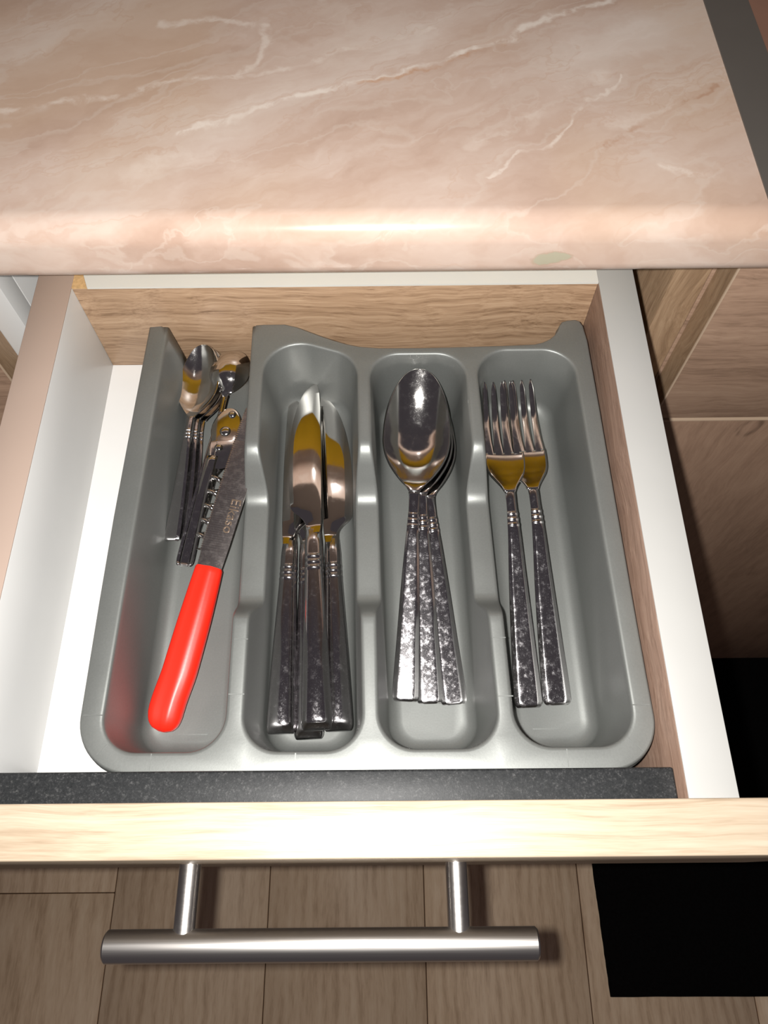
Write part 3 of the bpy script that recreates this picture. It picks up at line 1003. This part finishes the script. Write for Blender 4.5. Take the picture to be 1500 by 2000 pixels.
# red-handled serrated knife
rk = empty('kitchen_knife', (-89, 31, -50), 'serrated kitchen knife with a bright red plastic handle', 'knife')
H0, H1 = Vector((-88.6, 31.0, -47.0)), Vector((-73.9, 96.0, -37.2))
dirv = (H1 - H0).normalized()
sx = Vector((dirv.y, -dirv.x, 0)).normalized()
sz = sx.cross(dirv)
Lh = (H1 - H0).length
wfun = herm([0, 1.2, 4, 8, 20, 40, 60, Lh], [1.5, 4.4, 6.3, 6.95, 7.0, 6.8, 6.1, 5.7])
tfun = herm([0, 1.2, 4, 8, 25, 50, Lh], [1.2, 3.0, 4.3, 4.8, 4.9, 4.6, 4.0])
cfun = herm([0, 10, 25, 45, Lh], [0.0, -0.6, 0.25, 0.2, 0.0])
rings = []
for s_ in [0, 0.15, 0.5, 1, 1.8, 3, 4.5, 6.5, 9] + list(np.linspace(12, Lh - 0.6, 30)) + [Lh - 0.2, Lh]:
    a, b = wfun(s_), tfun(s_)
    if s_ > Lh - 0.3: a *= 0.95; b *= 0.93
    ring = []
    for k in range(32):
        t = 2 * math.pi * k / 32
        c, sn = math.cos(t), math.sin(t)
        x = a * math.copysign(abs(c) ** 0.78, c) + cfun(s_)
        z = b * math.copysign(abs(sn) ** 0.8, sn)
        if sn > 0: z += 0.55 * math.exp(-((x - 1.4) / 1.3) ** 2) - 0.45 * math.exp(-((x + 1.6) / 1.6) ** 2)
        ring.append(tuple(H0 + dirv * s_ + sx * x + sz * z))
    rings.append(ring)
V, F = loft(rings)
hdl = mesh_obj('handle', V, F, 'red', rk, True, 60)
bm = bmesh.new(); bm.from_mesh(hdl.data); bmesh.ops.recalc_face_normals(bm, faces=bm.faces); bm.to_mesh(hdl.data); bm.free()
tag(hdl, 'red plastic handle')
# blade in the same frame; left side is the toothed edge
T0, T1 = -1.5, 75.5
left = herm([-1.5, 6, 7.4, 40, 72, 74.6, 75.5], [-5.4, -5.6, -6.2, -5.9, -4.7, -3.9, -3.0])
right = herm([-1.5, 12, 36, 55, 66, 72, 75.5], [5.2, 5.9, 6.4, 5.6, 3.6, 0.6, -2.6])
rings = []
st = list(np.arange(-1.5, 7.3, 1.1)) + list(np.arange(7.4, 72, 0.5)) + [72.5, 73.5, 74.3, 75, 75.5]
for i, s_ in enumerate(st):
    l_, r_ = left(s_), right(s_)
    if 7.4 <= s_ <= 71.9: l_ += 0.32 if i % 2 else -0.12
    wd = r_ - l_
    base = H1 + dirv * s_
    sl = 0.0
    def pp(x, z): return tuple(base + sx * x + sz * z)
    rings.append([pp(l_, -0.08), pp(l_, 0.08), pp(l_ + 0.09 * wd, 0.42), pp(r_ - 0.3, 0.5), pp(r_, 0.3), pp(r_, -0.3), pp(r_ - 0.3, -0.5), pp(l_ + 0.09 * wd, -0.42)])
V, F = loft(rings)
bl = mesh_obj('blade', V, F, 'steel_brushed', rk, True, 25)
bm = bmesh.new(); bm.from_mesh(bl.data); bmesh.ops.recalc_face_normals(bm, faces=bm.faces); bm.to_mesh(bl.data); bm.free()
# small etched lettering on the blade, reading along its length
fc = bpy.data.curves.new('etching', 'FONT')
fc.body = 'Eikaso'
fc.size = 6.2 * S
fc.extrude = 0.02 * S
tmp = bpy.data.objects.new('etching_tmp', fc)
COL.objects.link(tmp)
dg = bpy.context.evaluated_depsgraph_get()
tme = bpy.data.meshes.new_from_object(tmp.evaluated_get(dg))
bpy.data.objects.remove(tmp)
O_ = H1 + dirv * 31.5 + sx * 1.3 + sz * 0.53
for v in tme.vertices:
    p = v.co / S
    v.co = (O_ - dirv * p.x + sx * p.y + sz * (0.02 if p.z > 0 else -0.05)) * S
tme.materials.clear(); tme.materials.append(MAT['engrave'])
et = bpy.data.objects.new('lettering', tme)
COL.objects.link(et)
et.parent = bl
tag(et, 'faint etched lettering')

for o in bpy.data.objects:
    if '_local' in o: del o['_local']
